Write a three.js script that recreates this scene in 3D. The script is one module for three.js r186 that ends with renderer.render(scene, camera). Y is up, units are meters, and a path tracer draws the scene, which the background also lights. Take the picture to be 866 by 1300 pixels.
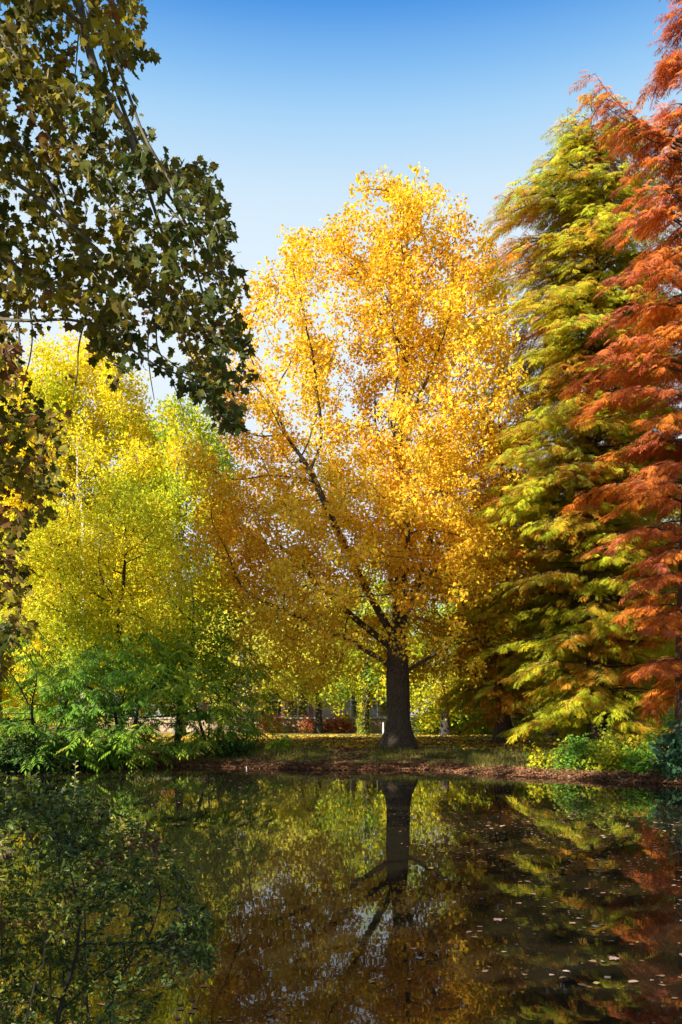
import * as THREE from 'three';

// ------------------------------------------------------------------ camera, sky, sun, exposure
const EXPOSURE = 2.75;
const F = 1126, CX = 433, HY = 907, EYE = 1.8;              // focal length, centre and horizon in photo pixels
const scene = new THREE.Scene();
const camera = new THREE.PerspectiveCamera(2 * Math.atan(650 / F) * 180 / Math.PI, 866 / 1300, 0.1, 1500);
camera.position.set(0, EYE, 0);
camera.lookAt(0, EYE, -10);
camera.setViewOffset(866, 1300, 0, 650 - HY, 866, 1300);      // level camera, lens shifted up
camera.updateProjectionMatrix();

const SUN = new THREE.Vector3(-0.76, 0.50, 0.42).normalize();
const sun = new THREE.DirectionalLight(new THREE.Color(1, 0.91, 0.76), 5);
sun.position.copy(SUN).multiplyScalar(120);
sun.target.position.set(0, 0, -25);
sun.castShadow = true;
sun.shadow.camera.left = -60; sun.shadow.camera.right = 60; sun.shadow.camera.top = 60; sun.shadow.camera.bottom = -60;
sun.shadow.camera.far = 300; sun.shadow.mapSize.set(4096, 4096);
scene.add(sun, sun.target);

{ // clear autumn sky: pale near the horizon, deep blue overhead
  const W = 512, H = 256, data = new Float32Array(W * H * 4);
  const stops = [[-90, .30, .30, .28], [-1, .55, .58, .60], [0, .86, .92, .98], [14, .80, .90, 1.0], [22, .82, .92, 1.0], [27, .76, .89, 1.0], [30.3, .66, .83, .98], [34, .40, .67, .95], [36, .245, .53, .91], [39, .07, .305, .79], [42, .055, .265, .72], [55, .05, .22, .60], [90, .04, .17, .50]];
  for (let j = 0; j < H; j++) {
    const el = ((j + .5) / H - .5) * 180;
    let k = 0; while (k < stops.length - 2 && stops[k + 1][0] < el) k++;
    const a = stops[k], b = stops[k + 1]; let t = (el - a[0]) / (b[0] - a[0]);
    for (let i = 0; i < W; i++) {
      const o = (j * W + i) * 4;
      for (let c = 0; c < 3; c++) data[o + c] = (a[c + 1] + (b[c + 1] - a[c + 1]) * t) / EXPOSURE;
      data[o + 3] = 1;
    }
  }
  const t = new THREE.DataTexture(data, W, H, THREE.RGBAFormat, THREE.FloatType);
  t.mapping = THREE.EquirectangularReflectionMapping; t.magFilter = t.minFilter = THREE.LinearFilter; t.needsUpdate = true;
  scene.background = t; scene.environment = t;
}
const renderer = new THREE.WebGLRenderer({ antialias: true });
renderer.toneMapping = THREE.LinearToneMapping;
renderer.toneMappingExposure = EXPOSURE;
renderer.shadowMap.enabled = true;
renderer.setSize(682, 1024);

// ------------------------------------------------------------------ helpers
const V = (x = 0, y = 0, z = 0) => new THREE.Vector3(x, y, z);
function rng(seed) { let a = seed >>> 0; return () => { a = (a + 0x6D2B79F5) >>> 0; let t = a; t = Math.imul(t ^ (t >>> 15), t | 1); t ^= t + Math.imul(t ^ (t >>> 7), t | 61); return ((t ^ (t >>> 14)) >>> 0) / 4294967296; }; }
const lerp = (a, b, t) => a + (b - a) * t, clamp = (x, a = 0, b = 1) => Math.min(b, Math.max(a, x));
const sstep = (a, b, x) => { const t = clamp((x - a) / (b - a)); return t * t * (3 - 2 * t); };
function hash(x, y, z) { let n = Math.imul(x, 374761393) + Math.imul(y, 668265263) + Math.imul(z, 2147483647 ^ 0x5bd1e995); n = Math.imul(n ^ (n >>> 13), 1274126177); n ^= n >>> 16; return (n >>> 0) / 4294967296; }
function noise(x, y, z = 0) {
  const xi = Math.floor(x), yi = Math.floor(y), zi = Math.floor(z), f = t => t * t * (3 - 2 * t);
  const u = f(x - xi), v = f(y - yi), w = f(z - zi), h = (a, b, c) => hash(xi + a, yi + b, zi + c);
  return lerp(lerp(lerp(h(0, 0, 0), h(1, 0, 0), u), lerp(h(0, 1, 0), h(1, 1, 0), u), v), lerp(lerp(h(0, 0, 1), h(1, 0, 1), u), lerp(h(0, 1, 1), h(1, 1, 1), u), v), w);
}
const fbm = (x, y, z = 0) => (noise(x, y, z) * 4 + noise(x * 2.1 + 7, y * 2.1, z * 2.1) * 2 + noise(x * 4.3, y * 4.3 + 3, z * 4.3)) / 7;
const px = (x, y, d) => V((x - CX) / F * d, EYE - (y - HY) / F * d, -d);      // photo pixel at a known distance
const pixX = p => CX + p.x / -p.z * F, pixY = p => HY - (p.y - EYE) / -p.z * F;
const names = {}, COUNT = {};
function numbered(n) { const k = names[n] = (names[n] ?? -1) + 1; return k ? n + '_' + String(k).padStart(3, '0') : n; }
function thing(name, label, category, p, group) {
  const o = new THREE.Group(); o.name = numbered(name); o.position.copy(p); o.userData = { label, category };
  if (group) o.userData.group = group;
  scene.add(o); return o;
}
function shade(o) { o.castShadow = o.receiveShadow = true; return o; }
function part(name, geo, mat, parent, kind) { const m = shade(new THREE.Mesh(geo, mat)); m.name = name; if (kind) m.userData.kind = kind; parent.add(m); return m; }

// triangle collector with colour and metric uv
class Geo {
  constructor() { this.p = []; this.n = []; this.c = []; this.u = []; this.i = []; this.col = [1, 1, 1]; }
  v(x, y, z, nx, ny, nz, u = 0, w = 0) { this.p.push(x, y, z); this.n.push(nx, ny, nz); this.c.push(...this.col); this.u.push(u, w); return this.p.length / 3 - 1; }
  tri(a, b, c) {
    const e1 = b.clone().sub(a), e2 = c.clone().sub(a), n = e1.cross(e2).normalize();
    const k = this.v(a.x, a.y, a.z, n.x, n.y, n.z); this.v(b.x, b.y, b.z, n.x, n.y, n.z); this.v(c.x, c.y, c.z, n.x, n.y, n.z);
    this.i.push(k, k + 1, k + 2);
  }
  box(x0, y0, z0, x1, y1, z1) {
    const P = (x, y, z) => V(x ? x1 : x0, y ? y1 : y0, z ? z1 : z0);
    const q = (a, b, c, d, uw, uh) => { const n = b.clone().sub(a).cross(c.clone().sub(a)).normalize(); const k = this.v(a.x, a.y, a.z, n.x, n.y, n.z, 0, 0); this.v(b.x, b.y, b.z, n.x, n.y, n.z, uw, 0); this.v(c.x, c.y, c.z, n.x, n.y, n.z, uw, uh); this.v(d.x, d.y, d.z, n.x, n.y, n.z, 0, uh); this.i.push(k, k + 1, k + 2, k, k + 2, k + 3); };
    const w = x1 - x0, h = y1 - y0, d = z1 - z0;
    q(P(0, 0, 1), P(1, 0, 1), P(1, 1, 1), P(0, 1, 1), w, h); q(P(1, 0, 0), P(0, 0, 0), P(0, 1, 0), P(1, 1, 0), w, h);
    q(P(0, 0, 0), P(0, 0, 1), P(0, 1, 1), P(0, 1, 0), d, h); q(P(1, 0, 1), P(1, 0, 0), P(1, 1, 0), P(1, 1, 1), d, h);
    q(P(0, 1, 1), P(1, 1, 1), P(1, 1, 0), P(0, 1, 0), w, d); q(P(0, 0, 0), P(1, 0, 0), P(1, 0, 1), P(0, 0, 1), w, d);
    return this;
  }
  // tube through points with radii; sides k; wob(angle, point) changes the radius
  tube(pts, rad, k, wob) {
    const n = pts.length; let ref = V(0.31, 0.2, 0.93), len = 0;
    const rows = [], T = V(), A = V(), B = V();
    for (let j = 0; j < n; j++) {
      T.copy(pts[Math.min(n - 1, j + 1)]).sub(pts[Math.max(0, j - 1)]).normalize();
      A.copy(ref).addScaledVector(T, -ref.dot(T)); if (A.lengthSq() < 1e-6) A.set(1, 0, 0).addScaledVector(T, -T.x); A.normalize(); ref.copy(A);
      B.crossVectors(T, A);
      if (j) len += pts[j].distanceTo(pts[j - 1]);
      const row = [];
      for (let s = 0; s <= k; s++) {
        const a = s / k * 2 * Math.PI, c = Math.cos(a), d = Math.sin(a), nx = A.x * c + B.x * d, ny = A.y * c + B.y * d, nz = A.z * c + B.z * d;
        const r = rad[j] * (wob ? wob(Math.atan2(nz, nx), pts[j]) : 1);
        row.push(this.v(pts[j].x + nx * r, pts[j].y + ny * r, pts[j].z + nz * r, nx, ny, nz, s / k * Math.max(0.12, Math.round(rad[j] * 6.28 / .3) * .3), len));
      }
      rows.push(row);
    }
    for (let j = 0; j < n - 1; j++) for (let s = 0; s < k; s++) this.i.push(rows[j][s], rows[j][s + 1], rows[j + 1][s], rows[j][s + 1], rows[j + 1][s + 1], rows[j + 1][s]);
  }
  build(color = true) {
    const g = new THREE.BufferGeometry();
    g.setAttribute('position', new THREE.Float32BufferAttribute(this.p, 3)); g.setAttribute('normal', new THREE.Float32BufferAttribute(this.n, 3));
    g.setAttribute('uv', new THREE.Float32BufferAttribute(this.u, 2)); if (color) g.setAttribute('color', new THREE.Float32BufferAttribute(this.c, 3));
    g.setIndex(this.i); return g;
  }
}
// instance collector
const _m = new THREE.Matrix4(), _q = new THREE.Quaternion(), _s = V(), _b = new THREE.Matrix4();
class Inst {
  constructor() { this.m = []; this.c = []; }
  // y axis of the copy along dir, z axis near up
  add(p, dir, up, s, col, s2) {
    const y = dir.clone().normalize(), x = V().crossVectors(y, up); if (x.lengthSq() < 1e-5) x.set(1, 0, 0); x.normalize(); const z = V().crossVectors(x, y);
    _b.makeBasis(x, y, z); _q.setFromRotationMatrix(_b); this.m.push(_m.compose(p, _q, _s.set(s2 ?? s, s, s2 ?? s)).clone()); this.c.push(col);
  }
  build(name, geo, mat, parent, kind = 'stuff') {
    const k = this.m.length; if (!k) return null;
    const im = shade(new THREE.InstancedMesh(geo, mat, k)); im.name = name;
    const col = new THREE.Color();
    for (let i = 0; i < k; i++) { im.setMatrixAt(i, this.m[i]); im.setColorAt(i, col.setRGB(...this.c[i])); }
    im.userData.kind = kind; parent.add(im); return im;
  }
}
const rdir = r => { const z = r() * 2 - 1, a = r() * 6.2832, q = Math.sqrt(1 - z * z); return V(q * Math.cos(a), z, q * Math.sin(a)); };
// colour from a palette: clumps of alike colour by noise plus a random share
function pick(pal, n, r, vary = 0.16) {
  const t = clamp((n - 0.5) * 2.2 + 0.5 + (r() - .5) * 0.55) * (pal.length - 1), k = Math.min(pal.length - 2, Math.floor(t)), f = t - k, g = 1 + (r() - .5) * 2 * vary;
  return [0, 1, 2].map(c => lerp(pal[k][c], pal[k + 1][c], f) * g);
}

// ------------------------------------------------------------------ materials
function tex(w, h, f, srgb) {
  const d = new Uint8Array(w * h * 4);
  for (let j = 0; j < h; j++) for (let i = 0; i < w; i++) { const c = f(i / w, j / h, i, j); const o = (j * w + i) * 4; d[o] = clamp(c[0]) * 255; d[o + 1] = clamp(c[1]) * 255; d[o + 2] = clamp(c[2]) * 255; d[o + 3] = 255; }
  const t = new THREE.DataTexture(d, w, h); t.wrapS = t.wrapT = THREE.RepeatWrapping; t.magFilter = THREE.LinearFilter; t.minFilter = THREE.LinearMipmapLinearFilter; t.generateMipmaps = true; if (srgb) t.colorSpace = THREE.SRGBColorSpace; t.needsUpdate = true; return t;
}
// tiling noise on a torus of lattice period P
function tn(u, v, P, Q, s) {
  const x = u * P, y = v * Q, xi = Math.floor(x), yi = Math.floor(y), f = t => t * t * (3 - 2 * t), a = f(x - xi), b = f(y - yi), h = (i, j) => hash((xi + i) % P, (yi + j) % Q, s);
  return lerp(lerp(h(0, 0), h(1, 0), a), lerp(h(0, 1), h(1, 1), a), b);
}
const barkBump = tex(256, 512, (u, v) => { const w = tn(u, v, 6, 8, 1) * .25; const r = 1 - Math.abs(tn(u + w * .3, v, 12, 10, 2) * 2 - 1); const k = r * .7 + tn(u, v, 40, 50, 3) * .3; return [k, k, k]; });
const barkMap = tex(256, 512, (u, v) => { const w = tn(u, v, 6, 8, 1) * .25; const r = 1 - Math.abs(tn(u + w * .3, v, 12, 10, 2) * 2 - 1); const k = .55 + r * .3 + tn(u, v, 40, 50, 3) * .25, g = tn(u, v, 5, 7, 9); return [k, k * (.97 + .06 * g), k * .95]; });
const bark = (r, g, b, bs = 0.02) => { const bm = barkBump.clone(), mp = barkMap.clone(); bm.repeat.set(1 / .6, 1 / 1.2); mp.repeat.copy(bm.repeat); bm.needsUpdate = mp.needsUpdate = true; return new THREE.MeshStandardMaterial({ color: new THREE.Color().setRGB(r, g, b), roughness: 0.95, map: mp, bumpMap: bm, bumpScale: bs }); };
const M = {
  barkOak: bark(.088, .064, .045, .07), barkGrey: bark(.13, .115, .095), barkCypress: bark(.10, .062, .042, .03), barkPlane: bark(.10, .085, .065), barkDark: bark(.038, .031, .025), barkBirch: bark(.5, .47, .42),
  leaf: new THREE.MeshPhysicalMaterial({ vertexColors: true, roughness: 1, transmission: 0.45, thickness: 0, side: THREE.DoubleSide, specularIntensity: 0.35 }),
  gloss: new THREE.MeshPhysicalMaterial({ vertexColors: true, roughness: 0.55, side: THREE.DoubleSide, specularIntensity: 0.6 }),
  needle: new THREE.MeshPhysicalMaterial({ vertexColors: true, roughness: 1, transmission: 0.48, thickness: 0, side: THREE.DoubleSide, specularIntensity: 0.2 }),
  litter: new THREE.MeshStandardMaterial({ vertexColors: true, roughness: 0.85, side: THREE.DoubleSide }),
};

// ------------------------------------------------------------------ leaf geometries
function leafInto(g, p, dir, nor, len, wid, fold = 0.25, curl = 0.1) {
  const d = dir.clone().normalize(), s = V().crossVectors(d, nor).normalize(), n = V().crossVectors(s, d);
  const tip = p.clone().addScaledVector(d, len).addScaledVector(n, -curl * len), mid = p.clone().addScaledVector(d, len * .45).addScaledVector(n, -fold * wid * .5);
  const l = mid.clone().addScaledVector(s, wid * .5).addScaledVector(n, fold * wid), r = mid.clone().addScaledVector(s, -wid * .5).addScaledVector(n, fold * wid);
  g.tri(p, l, mid); g.tri(l, tip, mid); g.tri(p, mid, r); g.tri(mid, tip, r);
}
function diamond(g, p, dir, nor, len, wid, bend) {
  const d = dir.clone().normalize(), s = V().crossVectors(d, nor).normalize(), n = V().crossVectors(s, d);
  const tip = p.clone().addScaledVector(d, len), m = p.clone().addScaledVector(d, len * .5).addScaledVector(n, bend * wid);
  g.tri(p, m.clone().addScaledVector(s, wid * .5), tip); g.tri(p, tip, m.clone().addScaledVector(s, -wid * .5));
}
// clump of loose leaves round a short twig
function clumpGeo(seed, n, R, len, wid, flat = 0.5, vary = 0.25) {
  const r = rng(seed), g = new Geo();
  for (let i = 0; i < n; i++) {
    const p = rdir(r).multiplyScalar(R * Math.cbrt(r())); p.y *= flat + .3;
    const b = 1 + (r() - .5) * 2 * vary, h = (r() - .5) * .24; g.col = [b * (1 + h * .4), b * (1 - h), b];
    const d = rdir(r); d.y = d.y * .6 - .25; const nr = rdir(r).multiplyScalar(.75); nr.y += .8;
    const k = .5 + r() * .95; diamond(g, p, d, nr, len * k, wid * k, .25);
  }
  return g.build();
}
// feathery cypress spray along +y, side shoots drooping towards -z
function featherGeo(seed, L = .55, n = 14) {
  const r = rng(seed), g = new Geo();
  for (let i = 0; i < n; i++) for (const s of [-1, 1]) {
    const t = (i + r()) / n, b = 1 + (r() - .5) * .5; g.col = [b, b * (1 + (r() - .5) * .2), b];
    const p = V((r() - .5) * .03, t * L, -t * t * .16), l = (.10 + .15 * Math.sin(Math.PI * (.15 + .75 * t))) * (.7 + r() * .6);
    const d = V(s * (.85 + r() * .3), .5 + r() * .5, -.45 - r() * .7);
    diamond(g, p, d, V((r() - .5) * .8, .2, 1), l, .021 + r() * .012, .2);
  }
  return g.build();
}
// pinnate leaf: paired leaflets on a drooping stalk along +y, face +z
function pinnateGeo(seed, L = .5, pairs = 5, ll = .16, lw = .055) {
  const r = rng(seed), g = new Geo();
  for (let i = 0; i <= pairs; i++) {
    const t = .25 + .75 * i / pairs, p = V(0, t * L, -t * t * L * .35), k = .8 + .35 * Math.sin(t * 2.6);
    for (const s of i === pairs ? [0] : [-1, 1]) {
      const b = 1 + (r() - .5) * .3; g.col = [b, b, b];
      leafInto(g, p, V(s * .9, .55, -.35 - r() * .2), V((r() - .5) * .4, (r() - .5) * .4, 1), ll * k, lw * k, .15, .15);
    }
  }
  g.col = [.7, .6, .5]; diamond(g, V(0, 0, 0), V(0, 1, -.3), V(0, 0, 1), L, .012, 0);
  return g.build();
}
// lobed plane leaf along +y, face +z
function planeLeafGeo(seed, S = 1) {
  const r = rng(seed), g = new Geo(), out = [];
  const prof = [[0, 0], [.28, .04], [.27, .20], [.54, .34], [.36, .50], [.40, .76], [.19, .68], [0, 1.0]];
  for (const [x, y] of prof) out.push([x, y]); for (let k = prof.length - 2; k > 0; k--) out.push([-prof[k][0], prof[k][1]]);
  const bend = .15 - r() * .75, fold = -.1 + r() * .6, tw = (r() - .5) * .7, P = (x, y) => V(x * S * (1 + (r() - .5) * .3), y * S * (1 + (r() - .5) * .12), (bend * y * y + fold * Math.abs(x) + tw * x * y) * S);
  const c = V(0, .42 * S, (bend * .17) * S), pts = out.map(([x, y]) => P(x, y));
  const b = 1; g.col = [b, b, b];
  for (let k = 0; k < pts.length; k++) g.tri(pts[k], pts[(k + 1) % pts.length], c);
  g.tri(V(-.012 * S, -.35 * S, 0), V(.012 * S, -.35 * S, 0), V(0, .03 * S, 0));
  return g.build();
}
// ovate leaf with a fold, along +y
function ovateGeo(seed, L = 1, W = .5) {
  const r = rng(seed), g = new Geo(); const bend = .1 + r() * .35, f = .12 + r() * .25, ys = [0, .25, .55, .82, 1], ws = [0, .42, .5, .28, 0];
  for (const s of [-1, 1]) for (let k = 0; k < 4; k++) {
    const A = V(0, ys[k] * L, -bend * ys[k] ** 2 * L), B = V(0, ys[k + 1] * L, -bend * ys[k + 1] ** 2 * L), C = A.clone().add(V(s * ws[k] * W, 0, f * ws[k] * W)), D = B.clone().add(V(s * ws[k + 1] * W, 0, f * ws[k + 1] * W));
    if (k) g.tri(A, C, D); if (k < 3) g.tri(A, D, B); else if (k === 3) g.tri(A, C, B);
  }
  return g.build();
}

// ------------------------------------------------------------------ growing a woody skeleton towards points in a crown
function grow({ roots, targets, step = .38, kill = .75, seed = 1, iter = 140, gravity = 0, wander = .18 }) {
  const r = rng(seed), P = [], par = [], kidsOf = [];
  for (const path of roots) {
    const up = path.on === undefined ? -1 : (() => { let b = 0, bd = 1e9; for (let q = 0; q < P.length; q++) { const d = P[q].distanceToSquared(path[0]); if (d < bd) { bd = d; b = q; } } return b; })();
    for (let k = path.on === undefined ? 0 : 1; k < path.length; k++) { par.push(k > (path.on === undefined ? 0 : 1) ? P.length - 1 : up); P.push(path[k].clone()); }
  }
  let A = targets.map(t => ({ t, n: -1, d: 1e9 })), from = 0;
  for (let it = 0; it < iter && A.length; it++) {
    for (const a of A) for (let k = from; k < P.length; k++) { const d = a.t.distanceToSquared(P[k]); if (d < a.d) { a.d = d; a.n = k; } }
    from = P.length;
    const pull = new Map();
    for (const a of A) { const v = a.t.clone().sub(P[a.n]).normalize(); const e = pull.get(a.n); e ? e.add(v) : pull.set(a.n, v); }
    for (const [k, v] of pull) {
      v.normalize(); if (par[k] >= 0) v.addScaledVector(P[k].clone().sub(P[par[k]]).normalize(), .35);
      v.add(rdir(r).multiplyScalar(wander)); v.y -= gravity; v.normalize();
      const q = P[k].clone().addScaledVector(v, step), ks = kidsOf[k] ??= [];
      if (ks.some(c => P[c].distanceTo(q) < step * .45)) continue;
      ks.push(P.length); par.push(k); P.push(q);
    }
    for (const a of A) for (let k = from; k < P.length; k++) { const d = a.t.distanceToSquared(P[k]); if (d < a.d) { a.d = d; a.n = k; } }
    from = P.length;
    A = A.filter(a => a.d > kill * kill && (a.tries = (a.tries || 0) + 1) < 70);
  }
  return { P, par };
}
function thicken(sk, baseR, tipR, smooth = 2) {
  const { P, par } = sk, n = P.length, kids = P.map(() => []), tips = new Float64Array(n);
  for (let k = 0; k < n; k++) if (par[k] >= 0) kids[par[k]].push(k);
  for (let k = n - 1; k >= 0; k--) { if (!kids[k].length) tips[k] = 1; if (par[k] >= 0) tips[par[k]] += tips[k]; }
  let most = 0; for (let k = 0; k < n; k++) if (par[k] < 0) most = Math.max(most, tips[k]);
  const e = Math.log(baseR / tipR) / Math.log(Math.max(2, most)), rad = Float64Array.from(tips, t => tipR * Math.pow(t, e));
  for (let s = 0; s < smooth; s++) { const Q = P.map(p => p.clone()); for (let k = 0; k < n; k++) if (par[k] >= 0 && par[par[k]] >= 0 && kids[k].length) { const c = kids[k].reduce((a, b) => tips[a] > tips[b] ? a : b); P[k].copy(Q[k]).multiplyScalar(.5).addScaledVector(Q[par[k]], .25).addScaledVector(Q[c], .25); } }
  // distance in nodes to the nearest tip below each node is not needed: thin wood carries leaves
  return Object.assign(sk, { kids, tips, rad });
}
function wood(sk, { minR = .006, wob, sidesMax = 12 } = {}) {
  const g = new Geo(), { P, par, kids, tips, rad } = sk;
  const done = new Uint8Array(P.length);
  for (let k = 0; k < P.length; k++) {
    if (done[k]) continue; // k starts a chain
    const pts = [], rs = []; let c = k;
    if (par[k] >= 0) { pts.push(P[par[k]]); rs.push(Math.min(rad[par[k]], rad[k] * 1.25)); }
    while (true) { done[c] = 1; pts.push(P[c]); rs.push(rad[c]); if (!kids[c].length) break; c = kids[c].reduce((a, b) => tips[a] >= tips[b] ? a : b); }
    if (rs[Math.min(1, rs.length - 1)] < minR) continue;
    rs[rs.length - 1] *= .5;
    if (pts.length < 2) continue;
    const R = rs[Math.min(1, rs.length - 1)], sides = R > .15 ? sidesMax : R > .05 ? 7 : R > .02 ? 5 : 3;
    g.tube(pts, rs, sides, R > .15 ? wob : undefined);
  }
  return g.build(false);
}
const flare = (h, amt, seed) => (a, p) => 1 + (sstep(h, 0, p.y) ** 2) * amt * (.55 + .6 * noise(Math.cos(a) * 1.9 + seed, Math.sin(a) * 1.9, 3)) + (noise(a * 3 + seed, p.y * .7, 1) - .5) * .10;

// crown targets in a profile [height, left, right, depth]; a noise field leaves gaps between clumps
function profileAt(prof, h) { let k = 0; while (k < prof.length - 2 && prof[k + 1][0] < h) k++; const a = prof[k], b = prof[k + 1], t = clamp((h - a[0]) / (b[0] - a[0])); return [1, 2, 3].map(i => lerp(a[i], b[i], t)); }
function crownTargets(prof, n, seed, { shell = .45, gap = .36, scale = .45, lean } = {}) {
  const r = rng(seed), out = [], h0 = prof[0][0], h1 = prof[prof.length - 1][0]; let tries = 0;
  const big = Math.max(...prof.map(p => Math.max(p[1], p[2])));
  while (out.length < n && tries++ < n * 60) {
    const h = lerp(h0, h1, r()), [L, R, D] = profileAt(prof, h), w = (L + R) / 2 * D / (big * big);
    if (r() > w + .1) continue;
    const a = r() * 6.2832, q = Math.pow(r(), shell), lump = .86 + .28 * noise(Math.cos(a) * 2.5 + seed, h * .55, Math.sin(a) * 2.5);
    const p = V(Math.cos(a) * (Math.cos(a) < 0 ? L : R) * q * lump, h + (r() - .5) * .5, Math.sin(a) * D * q * lump);
    if (noise(p.x * scale + seed * 3.1, p.y * scale, p.z * scale) < gap) continue;
    out.push(p);
  }
  return out;
}
// a broadleaf tree: trunk (with all its limbs) and crown of leaf clumps
function broadleaf({ name = 'broadleaf_tree', label, category = 'tree', group, at, trunk, prof, n = 500, seed, barkMat = M.barkGrey, baseR = .25, tipR = .012, pal, palScale = .35, clumps, size = 1, per = 2, spread = .35, leafR = .03, minR = .008, step = .4, kill = .8, flareAmt = .7, gap = .36, shell = .45, extraRoots = [], targets, mat = M.leaf, skip }) {
  const r = rng(seed + 77), o = thing(name, label, category, at, group);
  const sk = thicken(grow({ roots: [trunk, ...extraRoots], targets: targets ?? crownTargets(prof, n, seed, { gap, shell }), step, kill, seed }), baseR, tipR);
  part('trunk', wood(sk, { minR, wob: flare(1.5, flareAmt * 1.4, seed), sidesMax: 16 }), barkMat, o);
  const ins = clumps.map(() => new Inst());
  for (let k = 0; k < sk.P.length; k++) {
    if (sk.rad[k] > leafR) continue;
    const m = per * (sk.kids[k].length ? .7 : 1.3); let c = Math.floor(m) + (r() < m % 1 ? 1 : 0);
    while (c-- > 0) {
      const p = sk.P[k].clone().add(rdir(r).multiplyScalar(spread * Math.sqrt(r())));
      if (skip && skip(p)) continue;
      const col = pick(pal, fbm(p.x * palScale + seed, p.y * palScale, p.z * palScale), r);
      const up = rdir(r).multiplyScalar(.6); up.y += .3;
      const d = V(0, 1, 0).add(rdir(r).multiplyScalar(.9));
      ins[Math.floor(r() * ins.length)].add(p, d, up, size * (.75 + r() * .5), col);
    }
  }
  ins.forEach((i, k) => i.build('crown', clumps[k], mat, o));
  COUNT[name] = (COUNT[name] || 0) + ins.reduce((a, i) => a + i.m.length, 0);
  return { o, sk };
}
const curve = (pts, n, on) => { const o = new THREE.CatmullRomCurve3(pts.map(p => V(...p))).getPoints(n); if (on) o.on = 1; return o; };
const line = (a, b, n, wob = 0, seed = 1) => { const r = rng(seed), out = []; let ox = 0, oz = 0; for (let k = 0; k <= n; k++) { const t = k / n; out.push(V(lerp(a.x, b.x, t) + ox, lerp(a.y, b.y, t), lerp(a.z, b.z, t) + oz)); ox += (r() - .5) * wob; oz += (r() - .5) * wob; } return out; };

// ------------------------------------------------------------------ ground and pond
const SHORE = [[-8.9, -31.2], [-6.4, -31], [-2.7, -29.4], [0, -28.9], [2.7, -28.4], [4.2, -27.2], [5.2, -26], [6.4, -24.6], [8.0, -23.4], [10.2, -22.2], [13.5, -19], [16, -13], [16, -5], [11, -1.6], [5, -1.9], [1.5, -2.5], [-.3, -3.3], [-1.3, -4.2], [-2.5, -4.9], [-4.4, -6.2], [-6.4, -8.5], [-8.2, -12], [-9.6, -18], [-10.4, -24], [-10.6, -28.6]];
function shoreDist(x, z) { // positive on land
  let d = 1e9, inside = false;
  for (let i = 0, j = SHORE.length - 1; i < SHORE.length; j = i++) {
    const [ax, az] = SHORE[j], [bx, bz] = SHORE[i], ex = bx - ax, ez = bz - az, t = clamp(((x - ax) * ex + (z - az) * ez) / (ex * ex + ez * ez));
    d = Math.min(d, Math.hypot(x - ax - ex * t, z - az - ez * t));
    if ((az > z) !== (bz > z) && x < (bx - ax) * (z - az) / (bz - az) + ax) inside = !inside;
  }
  return (inside ? -d : d) + (fbm(x * .9, z * .9, 4) - .5) * .8 + (noise(x * .38, z * .38, 14) - .5) * .9;
}
function groundY(x, z) {
  const s = shoreDist(x, z);
  if (s < 0) return -1.3 * sstep(0, 3.5, -s) - .03;
  return -.03 + .17 * sstep(0, .9, s) + .39 * sstep(.6, 4.2, s) + .1 * sstep(3, 12, s) + (fbm(x * .5, z * .5, 2) - .5) * .12 * sstep(.2, 2, s);
}
const onGround = (x, z) => V(x, groundY(x, z), z);
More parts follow.
